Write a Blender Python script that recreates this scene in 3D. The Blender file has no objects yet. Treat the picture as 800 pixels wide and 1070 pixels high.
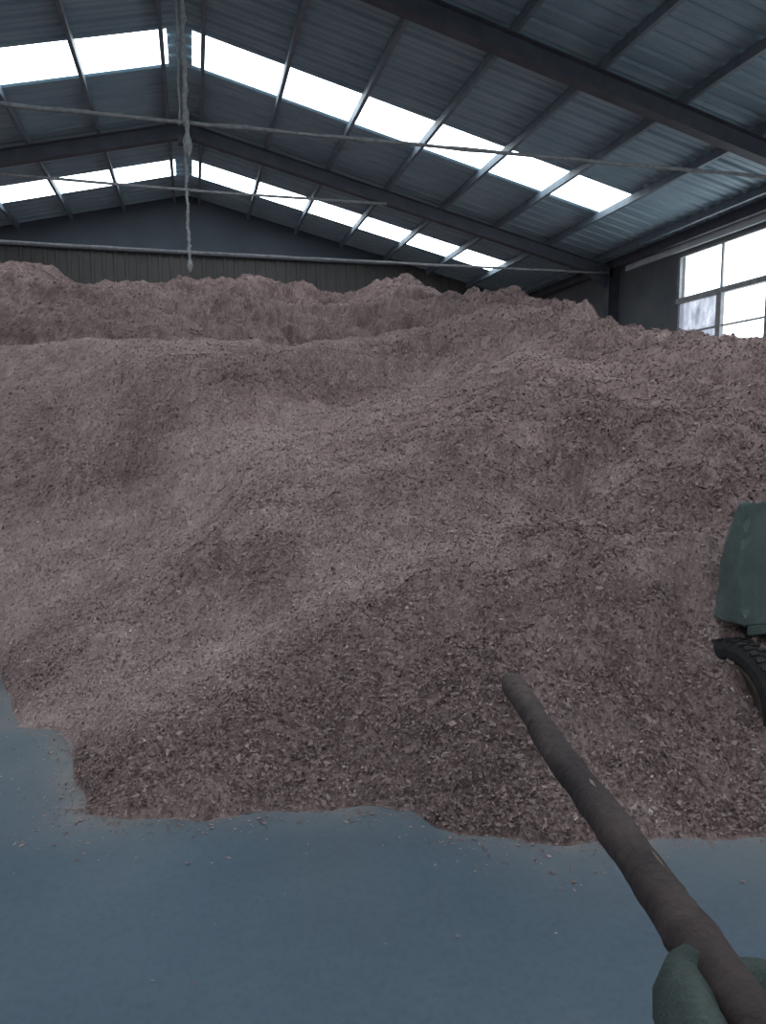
import bpy, bmesh, math, random
import numpy as np
from mathutils import Vector, Matrix

# ---------------------------------------------------------------- camera
FLOOR = -1.60                      # the camera's eye is the origin, floor 1.6 m below
scene = bpy.context.scene
COL = scene.collection
cam_data = bpy.data.cameras.new('camera')
cam = bpy.data.objects.new('camera', cam_data); COL.objects.link(cam)
YAW, PITCH, ROLL = 0.2548, -0.11476, -0.00457
fw = Vector((math.sin(YAW)*math.cos(PITCH), math.cos(YAW)*math.cos(PITCH), math.sin(PITCH)))
rt = Vector((math.cos(YAW), -math.sin(YAW), 0)); up = rt.cross(fw)
r2 = rt*math.cos(ROLL)+up*math.sin(ROLL); u2 = up*math.cos(ROLL)-rt*math.sin(ROLL)
cam.matrix_world = Matrix(((r2.x, u2.x, -fw.x, 0), (r2.y, u2.y, -fw.y, 0), (r2.z, u2.z, -fw.z, 0), (0, 0, 0, 1)))
cam_data.sensor_fit = 'VERTICAL'; cam_data.sensor_height = 24.0
cam_data.lens = 753.9*24.0/1070.0; cam_data.clip_start = 0.05; cam_data.clip_end = 200
scene.camera = cam

# ---------------------------------------------------------------- sky and daylight, exposure
SKY = 4.0            # overcast sky outside
SKYLIGHT = 6.0       # glow of the translucent roof sheets under that sky
world = bpy.data.worlds.new('overcast_sky'); scene.world = world
world.use_nodes = True
bg = world.node_tree.nodes['Background']
bg.inputs[0].default_value = (0.86, 0.95, 1.0, 1); bg.inputs[1].default_value = SKY
vs = scene.view_settings
vs.view_transform = 'Standard'; vs.look = 'None'; vs.gamma = 1.0; vs.use_curve_mapping = False
vs.exposure = 0.0
def portal(loc, rot, sx, sy):
    l = bpy.data.lights.new('daylight_opening', 'AREA'); l.shape = 'RECTANGLE'; l.size = sx; l.size_y = sy
    l.cycles.is_portal = True
    o = bpy.data.objects.new('daylight_opening', l); COL.objects.link(o); o.location = loc; o.rotation_euler = rot
# daylight comes in through the side windows (the nearer one unseen, added for light) and the big door behind the camera
portal((10.46, 12.3, 2.3), (0, math.radians(90), 0), 3.0, 3.9)
portal((10.46, 5.6, 2.3), (0, math.radians(90), 0), 3.0, 3.9)
portal((0, -5.1, -.4), (math.radians(90), 0, 0), 3.2, 2.4)

# ---------------------------------------------------------------- materials
def new_mat(name):
    m = bpy.data.materials.new(name); m.use_nodes = True
    nt = m.node_tree; b = nt.nodes['Principled BSDF']
    return m, nt, b
def N(nt, kind, **kw):
    n = nt.nodes.new(kind)
    for k, v in kw.items():
        if k in n.inputs: n.inputs[k].default_value = v
        else: setattr(n, k, v)
    return n
def ramp(nt, stops):
    r = nt.nodes.new('ShaderNodeValToRGB'); e = r.color_ramp.elements
    while len(e) < len(stops): e.new(0.5)
    for i, (p, c) in enumerate(stops): e[i].position = p; e[i].color = (*c, 1)
    return r
def noisy(name, c1, c2, scale=4, rough=.8, metal=0, bump=0, bscale=40, stretch=(1, 1, 1), detail=6, lo=.35, hi=.65):
    m, nt, b = new_mat(name)
    tc = N(nt, 'ShaderNodeTexCoord'); mp = N(nt, 'ShaderNodeMapping'); mp.inputs['Scale'].default_value = stretch
    nt.links.new(tc.outputs['Object'], mp.inputs[0])
    n = N(nt, 'ShaderNodeTexNoise', Scale=scale, Detail=detail, Roughness=.6)
    nt.links.new(mp.outputs[0], n.inputs['Vector'])
    r = ramp(nt, [(lo, c1), (hi, c2)])
    nt.links.new(n.outputs['Fac'], r.inputs[0]); nt.links.new(r.outputs[0], b.inputs['Base Color'])
    b.inputs['Roughness'].default_value = rough; b.inputs['Metallic'].default_value = metal
    if bump:
        n2 = N(nt, 'ShaderNodeTexNoise', Scale=bscale, Detail=6)
        nt.links.new(mp.outputs[0], n2.inputs['Vector'])
        bp = N(nt, 'ShaderNodeBump', Strength=bump, Distance=.01)
        nt.links.new(n2.outputs['Fac'], bp.inputs['Height']); nt.links.new(bp.outputs[0], b.inputs['Normal'])
    return m
M = {}
M['roof'] = noisy('painted_roof_sheet', (.20, .30, .365), (.265, .37, .43), 1.2, .55, bump=.1)
M['steel'] = noisy('dusty_painted_steel', (.05, .057, .075), (.08, .088, .108), 3, .65, bump=.2)
M['purlin'] = noisy('galvanised_purlin_steel', (.095, .125, .155), (.14, .175, .21), 5, .6, bump=.1)
M['rod'] = noisy('dust_coated_rod', (.17, .18, .19), (.27, .28, .29), 14, .95, bump=.8, bscale=60)
M['web'] = noisy('matted_dust', (.20, .21, .22), (.32, .33, .33), 25, 1, bump=1, bscale=90)
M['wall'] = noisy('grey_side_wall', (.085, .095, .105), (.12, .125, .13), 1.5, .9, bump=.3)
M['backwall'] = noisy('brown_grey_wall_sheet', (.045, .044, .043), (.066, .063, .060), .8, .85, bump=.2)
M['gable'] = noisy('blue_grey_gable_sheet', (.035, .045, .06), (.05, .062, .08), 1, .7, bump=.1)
M['frame'] = noisy('window_frame_paint', (.20, .21, .22), (.32, .32, .33), 8, .6)
M['eave'] = noisy('pale_eave_flashing', (.45, .50, .54), (.58, .62, .66), 3, .5)
M['tarp'] = noisy('faded_green_tarpaulin', (.085, .112, .104), (.118, .150, .140), 7, .75, bump=.5, bscale=120)
M['sack'] = noisy('green_woven_sack', (.045, .062, .056), (.078, .100, .090), 9, .8, bump=.6, bscale=160)
M['rubber'] = noisy('worn_black_rubber', (.018, .019, .02), (.035, .034, .033), 20, .8, bump=.3)
M['rim'] = noisy('dusty_rusty_rim', (.06, .045, .038), (.12, .09, .075), 12, .8, bump=.4)
M['cartsteel'] = noisy('dark_cart_steel', (.02, .022, .024), (.05, .048, .045), 10, .7, bump=.3)
M['bark'] = noisy('dark_worn_pole_wood', (.024, .0155, .0160), (.085, .058, .056), 6, .8, bump=1, bscale=50, stretch=(1, 1, .25), lo=.38, hi=.66)
M['bare'] = noisy('pale_scuffed_pole_wood', (.16, .125, .10), (.26, .21, .17), 10, .8, bump=.5)

# concrete floor: blue grey, trowelled, with dust and small stains
m, nt, b = new_mat('blue_grey_concrete'); M['floor'] = m
tc = N(nt, 'ShaderNodeTexCoord')
n1 = N(nt, 'ShaderNodeTexNoise', Scale=.9, Detail=8, Roughness=.62); nt.links.new(tc.outputs['Object'], n1.inputs['Vector'])
r1 = ramp(nt, [(.32, (.072, .107, .142)), (.52, (.086, .127, .166)), (.70, (.118, .153, .180))])
nt.links.new(n1.outputs['Fac'], r1.inputs[0])
n2 = N(nt, 'ShaderNodeTexNoise', Scale=38, Detail=5, Roughness=.7); nt.links.new(tc.outputs['Object'], n2.inputs['Vector'])
r2_ = ramp(nt, [(.30, (.70, .70, .70)), (.55, (1, 1, 1))]); nt.links.new(n2.outputs['Fac'], r2_.inputs[0])
mx = N(nt, 'ShaderNodeMix', data_type='RGBA', blend_type='MULTIPLY'); mx.inputs[0].default_value = .5
nt.links.new(r1.outputs[0], mx.inputs[6]); nt.links.new(r2_.outputs[0], mx.inputs[7])
n3 = N(nt, 'ShaderNodeTexNoise', Scale=3.3, Detail=4, Roughness=.5); nt.links.new(tc.outputs['Object'], n3.inputs['Vector'])
r3 = ramp(nt, [(.66, (0, 0, 0)), (.74, (1, 1, 1))]); nt.links.new(n3.outputs['Fac'], r3.inputs[0])
mx2 = N(nt, 'ShaderNodeMix', data_type='RGBA'); mx2.inputs[7].default_value = (.055, .075, .10, 1)
ml = N(nt, 'ShaderNodeMath', operation='MULTIPLY'); ml.inputs[1].default_value = .45
nt.links.new(r3.outputs[0], ml.inputs[0]); nt.links.new(ml.outputs[0], mx2.inputs[0]); nt.links.new(mx.outputs[2], mx2.inputs[6])
at = N(nt, 'ShaderNodeAttribute', attribute_name='dust')
n4 = N(nt, 'ShaderNodeTexNoise', Scale=9, Detail=8, Roughness=.7); nt.links.new(tc.outputs['Object'], n4.inputs['Vector'])
ml2 = N(nt, 'ShaderNodeMath', operation='MULTIPLY'); nt.links.new(at.outputs['Fac'], ml2.inputs[0]); nt.links.new(n4.outputs['Fac'], ml2.inputs[1])
mx3 = N(nt, 'ShaderNodeMix', data_type='RGBA'); mx3.inputs[7].default_value = (.23, .22, .215, 1)
nt.links.new(ml2.outputs[0], mx3.inputs[0]); nt.links.new(mx2.outputs[2], mx3.inputs[6])
nt.links.new(mx3.outputs[2], b.inputs['Base Color'])
b.inputs['Roughness'].default_value = .78
bp = N(nt, 'ShaderNodeBump', Strength=.25, Distance=.004); nt.links.new(n2.outputs['Fac'], bp.inputs['Height']); nt.links.new(bp.outputs[0], b.inputs['Normal'])

# wood chips: each flake has its own tone (attribute), the bed below is finer and duller
m, nt, b = new_mat('wood_chips'); M['chips'] = m
tc = N(nt, 'ShaderNodeTexCoord')
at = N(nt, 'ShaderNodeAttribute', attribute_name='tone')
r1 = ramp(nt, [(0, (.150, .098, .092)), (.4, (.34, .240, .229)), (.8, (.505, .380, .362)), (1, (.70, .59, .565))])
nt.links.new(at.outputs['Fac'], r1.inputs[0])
n1 = N(nt, 'ShaderNodeTexNoise', Scale=60, Detail=4, Roughness=.7); nt.links.new(tc.outputs['Object'], n1.inputs['Vector'])
r2_ = ramp(nt, [(.3, (.72, .72, .72)), (.62, (1.05, 1.05, 1.05))]); nt.links.new(n1.outputs['Fac'], r2_.inputs[0])
mx = N(nt, 'ShaderNodeMix', data_type='RGBA', blend_type='MULTIPLY'); mx.inputs[0].default_value = 1
nt.links.new(r1.outputs[0], mx.inputs[6]); nt.links.new(r2_.outputs[0], mx.inputs[7])
nt.links.new(mx.outputs[2], b.inputs['Base Color']); b.inputs['Roughness'].default_value = .9
b.inputs['Specular IOR Level'].default_value = .2
bp = N(nt, 'ShaderNodeBump', Strength=.7, Distance=.01); nt.links.new(n1.outputs['Fac'], bp.inputs['Height']); nt.links.new(bp.outputs[0], b.inputs['Normal'])

# translucent roof sheet glowing with daylight
m, nt, b = new_mat('translucent_roof_sheet'); M['skylight'] = m
b.inputs['Base Color'].default_value = (.8, .85, .88, 1)
b.inputs['Emission Color'].default_value = (.84, .94, 1, 1); b.inputs['Emission Strength'].default_value = SKYLIGHT
# clear and grimy window glass
def glass(name, clear, grime):
    m, nt, b = new_mat(name)
    out = nt.nodes['Material Output']
    tr = N(nt, 'ShaderNodeBsdfTransparent'); tr.inputs[0].default_value = (clear, clear, clear, 1)
    gl = N(nt, 'ShaderNodeBsdfGlossy'); gl.inputs['Roughness'].default_value = .05
    mix = N(nt, 'ShaderNodeMixShader'); mix.inputs[0].default_value = .05
    nt.links.new(tr.outputs[0], mix.inputs[1]); nt.links.new(gl.outputs[0], mix.inputs[2])
    if grime:
        df = N(nt, 'ShaderNodeBsdfTranslucent'); df.inputs[0].default_value = (.22, .22, .26, 1)
        tc = N(nt, 'ShaderNodeTexCoord'); mp = N(nt, 'ShaderNodeMapping'); mp.inputs['Scale'].default_value = (1, 1.6, .8)
        nt.links.new(tc.outputs['Object'], mp.inputs[0])
        n = N(nt, 'ShaderNodeTexNoise', Scale=2.6, Detail=7, Roughness=.65); nt.links.new(mp.outputs[0], n.inputs['Vector'])
        r = ramp(nt, [(.36, (.90, .90, .90)), (.68, (1.0, 1.0, 1.0))])
        r.color_ramp.elements[0].color = (.52, .52, .52, 1); r.color_ramp.elements[1].color = (.93, .93, .93, 1)
        nt.links.new(n.outputs['Fac'], r.inputs[0])
        mix2 = N(nt, 'ShaderNodeMixShader'); nt.links.new(r.outputs[0], mix2.inputs[0])
        nt.links.new(mix.outputs[0], mix2.inputs[1]); nt.links.new(df.outputs[0], mix2.inputs[2])
        mix = mix2
    nt.links.new(mix.outputs[0], out.inputs['Surface'])
    return m
M['glass'] = glass('clear_window_glass', .95, False)
M['grime'] = glass('grimy_whitewashed_glass', .9, True)

# ---------------------------------------------------------------- helpers
def link(name, me, mat, parent=None, smooth=False):
    o = bpy.data.objects.new(name, me); COL.objects.link(o)
    if mat: me.materials.append(mat)
    if parent: o.parent = parent
    if smooth:
        me.polygons.foreach_set('use_smooth', [True]*len(me.polygons))
    return o
def obj(name, bm, mat, parent=None, smooth=False):
    bmesh.ops.recalc_face_normals(bm, faces=bm.faces)
    me = bpy.data.meshes.new(name); bm.to_mesh(me); bm.free()
    return link(name, me, mat, parent, smooth)
def raw(name, co, faces, mat, parent=None, smooth=False):
    me = bpy.data.meshes.new(name); me.from_pydata([tuple(c) for c in co], [], faces)
    return link(name, me, mat, parent, smooth)
def empty(name, loc=(0, 0, 0)):
    o = bpy.data.objects.new(name, None); COL.objects.link(o); o.location = loc; return o
def tag(o, label, cat, group=None, kind=None):
    if label: o['label'] = label
    if cat: o['category'] = cat
    if group: o['group'] = group
    if kind: o['kind'] = kind
    return o
def struct(o):
    o['kind'] = 'structure'; return o
def box(bm, a, b_):
    x0, y0, z0 = a; x1, y1, z1 = b_
    v = [bm.verts.new(p) for p in ((x0,y0,z0),(x1,y0,z0),(x1,y1,z0),(x0,y1,z0),(x0,y0,z1),(x1,y0,z1),(x1,y1,z1),(x0,y1,z1))]
    for f in ((0,3,2,1),(4,5,6,7),(0,1,5,4),(1,2,6,5),(2,3,7,6),(3,0,4,7)): bm.faces.new([v[i] for i in f])
def prism(bm, pts, off):
    """closed outline pts (3D) swept by vector off"""
    a = [bm.verts.new(p) for p in pts]; c = [bm.verts.new(Vector(p)+Vector(off)) for p in pts]
    n = len(pts)
    bm.faces.new(a); bm.faces.new(c[::-1])
    for i in range(n): bm.faces.new((a[i], c[i], c[(i+1) % n], a[(i+1) % n]))
def tube(bm, pts, rads, seg=10, cap=True, jit=0, rng=None):
    pts = [Vector(p) for p in pts]; rings = []
    ref = None
    for i, p in enumerate(pts):
        t = (pts[min(i+1, len(pts)-1)]-pts[max(i-1, 0)]).normalized()
        if ref is None: ref = t.orthogonal().normalized()
        ref = (ref-t*ref.dot(t)).normalized(); b2 = t.cross(ref)
        r = rads[i] if hasattr(rads, '__len__') else rads
        rings.append([bm.verts.new(p+(ref*math.cos(a)+b2*math.sin(a))*(r*(1+(rng.uniform(-jit, jit) if rng else 0)))) for a in [2*math.pi*k/seg for k in range(seg)]])
    for A, Bq in zip(rings, rings[1:]):
        for k in range(seg): bm.faces.new((A[k], A[(k+1) % seg], Bq[(k+1) % seg], Bq[k]))
    if cap: bm.faces.new(rings[0][::-1]); bm.faces.new(rings[-1])
def vnoise(x, y, scale, seed):
    """smooth 2D value noise in -1..1, vectorised"""
    X = np.asarray(x)/scale; Y = np.asarray(y)/scale
    xi = np.floor(X).astype(np.int64); yi = np.floor(Y).astype(np.int64); fx = X-xi; fy = Y-yi
    fx = fx*fx*(3-2*fx); fy = fy*fy*(3-2*fy)
    def h(a, c):
        v = (a*374761393+c*668265263+seed*2246822519) & 0xFFFFFFFF
        v = ((v ^ (v >> 13))*1274126177) & 0xFFFFFFFF
        v = ((v ^ (v >> 16))*2654435761) & 0xFFFFFFFF
        return ((v >> 8) & 0xFFFF)/32767.5-1
    return (h(xi, yi)*(1-fx)+h(xi+1, yi)*fx)*(1-fy)+(h(xi, yi+1)*(1-fx)+h(xi+1, yi+1)*fx)*fy

# ---------------------------------------------------------------- building shell
XR, H, S = 0.037, 6.577, 0.2387       # ridge line and roof pitch
WX = 10.41                            # half width
Y0, Y1 = -5.0, 22.0
def roofz(x): return H-S*abs(x-XR)
STRIPS = [(-1.9, -.75), (4.3, 5.45), (13.106, 14.276), (19.106, 20.156)]
SX = 8.62                             # skylights reach this far from the ridge

fl_nx, fl_ny = 180, 230
xs = np.linspace(-10.6, 10.6, fl_nx); ys = np.linspace(-5.2, 22.2, fl_ny)
HEAP_TABLE = [
 (-0.4189, [(3.67,-1.60), (3.69,-1.57), (4.19,-1.37), (4.82,-1.21), (5.51,-0.80), (7.14,-0.29), (7.83,0.17), (8.67,0.67), (9.74,0.97), (10.84,0.47), (12.85,1.97), (13.98,2.48), (15.48,2.38), (27.98,1.48)]),
 (-0.3752, [(3.57,-1.60), (3.59,-1.57), (4.09,-1.38), (4.74,-1.22), (5.43,-0.81), (7.06,-0.29), (7.76,0.17), (8.60,0.68), (9.70,0.99), (10.80,0.50), (12.83,2.01), (13.96,2.53), (15.46,2.43), (27.96,1.53)]),
 (-0.3316, [(3.46,-1.61), (3.48,-1.58), (3.97,-1.38), (4.61,-1.23), (5.31,-0.82), (6.96,-0.30), (7.66,0.17), (8.50,0.69), (9.65,1.02), (10.75,0.52), (12.81,2.06), (13.93,2.59), (15.43,2.49), (27.93,1.59)]),
 (-0.2880, [(3.35,-1.61), (3.37,-1.57), (3.84,-1.38), (4.48,-1.23), (5.19,-0.82), (6.84,-0.31), (7.54,0.17), (8.40,0.70), (9.60,1.05), (10.70,0.55), (12.78,2.11), (13.88,2.65), (15.38,2.55), (27.88,1.65)]),
 (-0.2443, [(3.24,-1.60), (3.26,-1.57), (3.72,-1.37), (4.36,-1.23), (5.06,-0.83), (6.72,-0.31), (7.43,0.17), (8.30,0.71), (9.55,1.07), (10.65,0.57), (12.75,2.16), (13.81,2.70), (15.31,2.61), (27.81,1.71)]),
 (-0.2269, [(3.20,-1.60), (3.22,-1.57), (3.68,-1.37), (4.31,-1.23), (5.02,-0.83), (6.68,-0.31), (7.39,0.17), (8.26,0.71), (9.53,1.08), (10.63,0.58), (12.73,2.18), (13.77,2.72), (15.27,2.62), (27.77,1.74)]),
 (-0.2164, [(3.18,-1.60), (3.20,-1.57), (3.65,-1.37), (4.28,-1.23), (4.99,-0.83), (6.66,-0.31), (7.37,0.17), (8.24,0.71), (9.52,1.08), (10.62,0.58), (12.72,2.18), (13.74,2.73), (15.24,2.63), (27.74,1.74)]),
 (-0.2059, [(3.16,-1.60), (3.18,-1.57), (3.63,-1.37), (4.26,-1.23), (4.97,-0.83), (6.64,-0.31), (7.35,0.17), (8.22,0.71), (9.51,1.09), (10.61,0.59), (12.71,2.19), (13.71,2.73), (15.21,2.63), (27.71,1.75)]),
 (-0.1955, [(3.14,-1.60), (3.17,-1.57), (3.61,-1.37), (4.23,-1.23), (4.94,-0.83), (6.62,-0.32), (7.33,0.17), (8.20,0.72), (9.50,1.09), (10.60,0.59), (12.70,2.20), (13.68,2.72), (15.18,2.63), (27.68,1.74)]),
 (-0.1850, [(3.12,-1.60), (3.15,-1.57), (3.59,-1.37), (4.21,-1.23), (4.92,-0.83), (6.60,-0.32), (7.31,0.17), (8.18,0.72), (9.49,1.10), (10.59,0.60), (12.69,2.21), (13.65,2.71), (15.15,2.62), (27.65,1.73)]),
 (-0.1745, [(3.11,-1.60), (3.13,-1.57), (3.57,-1.37), (4.19,-1.23), (4.90,-0.83), (6.59,-0.32), (7.30,0.17), (8.16,0.72), (9.48,1.10), (10.58,0.60), (12.68,2.21), (13.62,2.70), (15.12,2.60), (27.62,1.71)]),
 (-0.1641, [(3.09,-1.60), (3.11,-1.57), (3.55,-1.37), (4.17,-1.23), (4.88,-0.83), (6.58,-0.32), (7.28,0.17), (8.15,0.72), (9.48,1.10), (10.58,0.60), (12.67,2.21), (13.59,2.67), (15.09,2.57), (27.59,1.68)]),
 (-0.1536, [(3.07,-1.60), (3.10,-1.57), (3.53,-1.37), (4.14,-1.23), (4.87,-0.84), (6.57,-0.32), (7.27,0.17), (8.14,0.72), (9.47,1.11), (10.57,0.61), (12.66,2.20), (13.55,2.64), (15.05,2.54), (27.55,1.64)]),
 (-0.1431, [(3.06,-1.60), (3.08,-1.57), (3.51,-1.36), (4.12,-1.23), (4.86,-0.84), (6.56,-0.32), (7.27,0.17), (8.12,0.72), (9.47,1.12), (10.57,0.61), (12.65,2.19), (13.52,2.62), (15.02,2.51), (27.52,1.61)]),
 (-0.1326, [(3.04,-1.60), (3.07,-1.56), (3.49,-1.35), (4.10,-1.23), (4.84,-0.84), (6.56,-0.32), (7.26,0.17), (8.12,0.73), (9.47,1.12), (10.57,0.62), (12.64,2.18), (13.50,2.59), (15.00,2.49), (27.50,1.57)]),
 (-0.1222, [(3.02,-1.60), (3.06,-1.55), (3.47,-1.34), (4.09,-1.23), (4.84,-0.83), (6.56,-0.32), (7.26,0.17), (8.11,0.73), (9.47,1.13), (10.57,0.62), (12.64,2.17), (13.47,2.57), (14.97,2.46), (27.47,1.54)]),
 (-0.1117, [(3.01,-1.60), (3.05,-1.55), (3.46,-1.33), (4.07,-1.23), (4.83,-0.83), (6.56,-0.31), (7.27,0.17), (8.10,0.73), (9.47,1.13), (10.57,0.63), (12.63,2.17), (13.46,2.54), (14.96,2.44), (27.46,1.51)]),
 (-0.1047, [(3.01,-1.60), (3.04,-1.55), (3.45,-1.33), (4.06,-1.23), (4.83,-0.82), (6.57,-0.30), (7.27,0.17), (8.10,0.73), (9.47,1.13), (10.57,0.63), (12.63,2.16), (13.45,2.53), (14.95,2.42), (27.45,1.49)]),
 (-0.0750, [(2.98,-1.60), (3.02,-1.56), (3.46,-1.31), (4.04,-1.22), (4.82,-0.78), (6.60,-0.27), (7.31,0.18), (8.10,0.74), (9.49,1.14), (10.59,0.64), (12.64,2.13), (13.43,2.47), (14.93,2.37), (27.43,1.43)]),
 (-0.0454, [(2.97,-1.60), (3.00,-1.56), (3.46,-1.29), (4.03,-1.20), (4.84,-0.75), (6.67,-0.23), (7.37,0.23), (8.12,0.75), (9.52,1.14), (10.62,0.64), (12.67,2.13), (13.47,2.49), (14.97,2.38), (27.47,1.45)]),
 (-0.0157, [(2.95,-1.60), (2.99,-1.55), (3.45,-1.26), (4.04,-1.18), (4.86,-0.71), (6.76,-0.20), (7.45,0.32), (8.16,0.75), (9.56,1.14), (10.66,0.63), (12.73,2.16), (13.55,2.56), (15.05,2.45), (27.55,1.54)]),
 (0.0140, [(2.94,-1.60), (2.98,-1.55), (3.46,-1.24), (4.08,-1.15), (4.90,-0.68), (6.88,-0.15), (7.56,0.37), (8.21,0.75), (9.61,1.14), (10.71,0.63), (12.80,2.20), (13.66,2.63), (15.16,2.53), (27.66,1.63)]),
 (0.0436, [(2.93,-1.60), (2.97,-1.55), (3.49,-1.21), (4.14,-1.11), (4.95,-0.66), (7.03,-0.08), (7.67,0.38), (8.27,0.74), (9.66,1.13), (10.76,0.64), (12.87,2.25), (13.78,2.69), (15.28,2.60), (27.78,1.72)]),
 (0.0733, [(2.93,-1.60), (2.96,-1.55), (3.52,-1.18), (4.22,-1.07), (5.01,-0.63), (7.19,-0.01), (7.79,0.39), (8.35,0.74), (9.72,1.13), (10.82,0.64), (12.94,2.28), (13.89,2.73), (15.39,2.64), (27.89,1.78)]),
 (0.1030, [(2.92,-1.60), (2.96,-1.55), (3.55,-1.15), (4.30,-1.03), (5.08,-0.59), (7.36,0.04), (7.92,0.42), (8.44,0.74), (9.77,1.11), (10.87,0.61), (13.00,2.24), (13.97,2.69), (15.47,2.59), (27.97,1.70)]),
 (0.1326, [(2.91,-1.60), (2.95,-1.55), (3.58,-1.12), (4.38,-0.98), (5.14,-0.56), (7.55,0.10), (8.06,0.45), (8.55,0.76), (9.82,1.10), (10.92,0.60), (13.04,2.19), (14.04,2.62), (15.54,2.52), (28.04,1.60)]),
 (0.1623, [(2.91,-1.60), (2.95,-1.55), (3.63,-1.09), (4.45,-0.95), (5.20,-0.53), (7.73,0.17), (8.20,0.49), (8.67,0.81), (9.88,1.14), (10.97,0.63), (13.08,2.15), (14.09,2.59), (15.59,2.48), (28.09,1.56)]),
 (0.1920, [(2.91,-1.60), (2.95,-1.55), (3.69,-1.05), (4.50,-0.91), (5.27,-0.49), (7.92,0.25), (8.35,0.54), (8.80,0.88), (9.96,1.19), (11.02,0.69), (13.08,2.14), (14.12,2.59), (15.62,2.49), (28.12,1.58)]),
 (0.2217, [(2.92,-1.60), (2.96,-1.55), (3.75,-1.01), (4.55,-0.88), (5.33,-0.44), (8.10,0.36), (8.49,0.64), (8.93,0.96), (10.03,1.26), (11.05,0.76), (13.04,2.17), (14.08,2.64), (15.58,2.55), (28.08,1.68)]),
 (0.2513, [(2.93,-1.60), (2.96,-1.55), (3.82,-0.97), (4.59,-0.84), (5.39,-0.38), (8.26,0.47), (8.63,0.74), (9.06,1.04), (10.11,1.33), (11.05,0.82), (12.91,2.19), (13.94,2.68), (15.44,2.60), (27.94,1.78)]),
 (0.2810, [(2.91,-1.60), (2.95,-1.56), (3.90,-0.92), (4.63,-0.79), (5.46,-0.30), (8.39,0.55), (8.75,0.82), (9.16,1.10), (10.18,1.38), (11.02,0.87), (12.68,2.19), (13.67,2.67), (15.17,2.59), (27.67,1.81)]),
 (0.3107, [(2.89,-1.60), (2.92,-1.56), (3.96,-0.86), (4.67,-0.74), (5.53,-0.23), (8.50,0.62), (8.85,0.90), (9.26,1.15), (10.24,1.42), (10.94,1.01), (12.35,2.12), (13.28,2.57), (14.78,2.49), (27.28,1.69)]),
 (0.3403, [(2.77,-1.60), (2.80,-1.57), (3.97,-0.82), (4.72,-0.70), (5.61,-0.15), (8.57,0.69), (8.92,0.97), (9.32,1.19), (10.27,1.47), (10.84,1.40), (11.95,1.97), (12.78,2.37), (14.28,2.26), (26.78,1.31)]),
 (0.3700, [(2.74,-1.60), (2.77,-1.57), (4.00,-0.79), (4.78,-0.66), (5.70,-0.07), (8.61,0.78), (8.96,1.04), (9.35,1.26), (10.27,1.53), (10.70,1.60), (11.53,1.89), (12.24,2.22), (13.74,2.10), (26.24,1.13)]),
 (0.3997, [(2.74,-1.60), (2.76,-1.57), (4.03,-0.76), (4.85,-0.63), (5.80,-0.00), (8.60,0.86), (8.95,1.11), (9.34,1.33), (10.21,1.60), (10.53,1.66), (11.12,1.87), (11.70,2.10), (13.20,2.00), (25.70,1.07)]),
 (0.4294, [(2.74,-1.60), (2.76,-1.57), (4.08,-0.73), (4.94,-0.59), (5.89,0.06), (8.55,0.92), (8.89,1.14), (9.27,1.36), (10.07,1.63), (10.32,1.68), (10.72,1.82), (11.18,1.98), (12.68,1.89), (25.18,1.00)]),
 (0.4590, [(2.74,-1.60), (2.76,-1.57), (4.12,-0.71), (5.02,-0.56), (5.97,0.11), (8.44,0.90), (8.78,1.12), (9.14,1.33), (9.87,1.57), (10.06,1.60), (10.34,1.71), (10.70,1.84), (12.20,1.74), (24.70,0.86)]),
 (0.4887, [(2.75,-1.60), (2.77,-1.57), (4.16,-0.68), (5.08,-0.52), (6.03,0.16), (8.29,0.87), (8.62,1.08), (8.95,1.27), (9.59,1.48), (9.76,1.51), (9.96,1.59), (10.24,1.70), (11.74,1.60), (24.24,0.71)]),
 (0.5184, [(2.75,-1.60), (2.77,-1.58), (4.19,-0.67), (5.10,-0.50), (6.04,0.19), (8.12,0.82), (8.43,1.02), (8.73,1.19), (9.28,1.36), (9.44,1.39), (9.59,1.45), (9.81,1.54), (11.31,1.44), (23.81,0.53)]),
 (0.5480, [(2.79,-1.60), (2.81,-1.58), (4.20,-0.68), (5.07,-0.52), (6.02,0.15), (7.93,0.74), (8.23,0.91), (8.50,1.05), (8.96,1.18), (9.12,1.21), (9.24,1.26), (9.42,1.31), (10.92,1.21), (23.42,0.28)]),
 (0.5777, [(2.82,-1.60), (2.84,-1.57), (4.18,-0.71), (5.00,-0.56), (5.98,0.11), (7.76,0.67), (8.04,0.82), (8.29,0.94), (8.67,1.05), (8.82,1.08), (8.93,1.11), (9.08,1.15), (10.58,1.04), (23.08,0.11)]),
 (0.5934, [(2.84,-1.60), (2.86,-1.57), (4.16,-0.73), (4.95,-0.58), (5.95,0.09), (7.68,0.63), (7.95,0.79), (8.18,0.90), (8.54,1.00), (8.69,1.03), (8.79,1.06), (8.93,1.09), (10.43,0.98), (22.93,0.06)]),
 (0.6807, [(2.94,-1.60), (2.96,-1.57), (4.04,-0.84), (4.79,-0.68), (5.85,0.02), (7.37,0.50), (7.65,0.67), (7.83,0.77), (8.08,0.84), (8.23,0.87), (8.33,0.90), (8.44,0.92), (9.94,0.82), (22.44,-0.10)]),
 (0.7679, [(3.07,-1.60), (3.10,-1.57), (4.02,-0.92), (4.81,-0.73), (5.87,-0.04), (7.32,0.42), (7.62,0.61), (7.81,0.71), (8.04,0.79), (8.19,0.82), (8.29,0.84), (8.39,0.86), (9.89,0.76), (22.39,-0.15)]),
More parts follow.
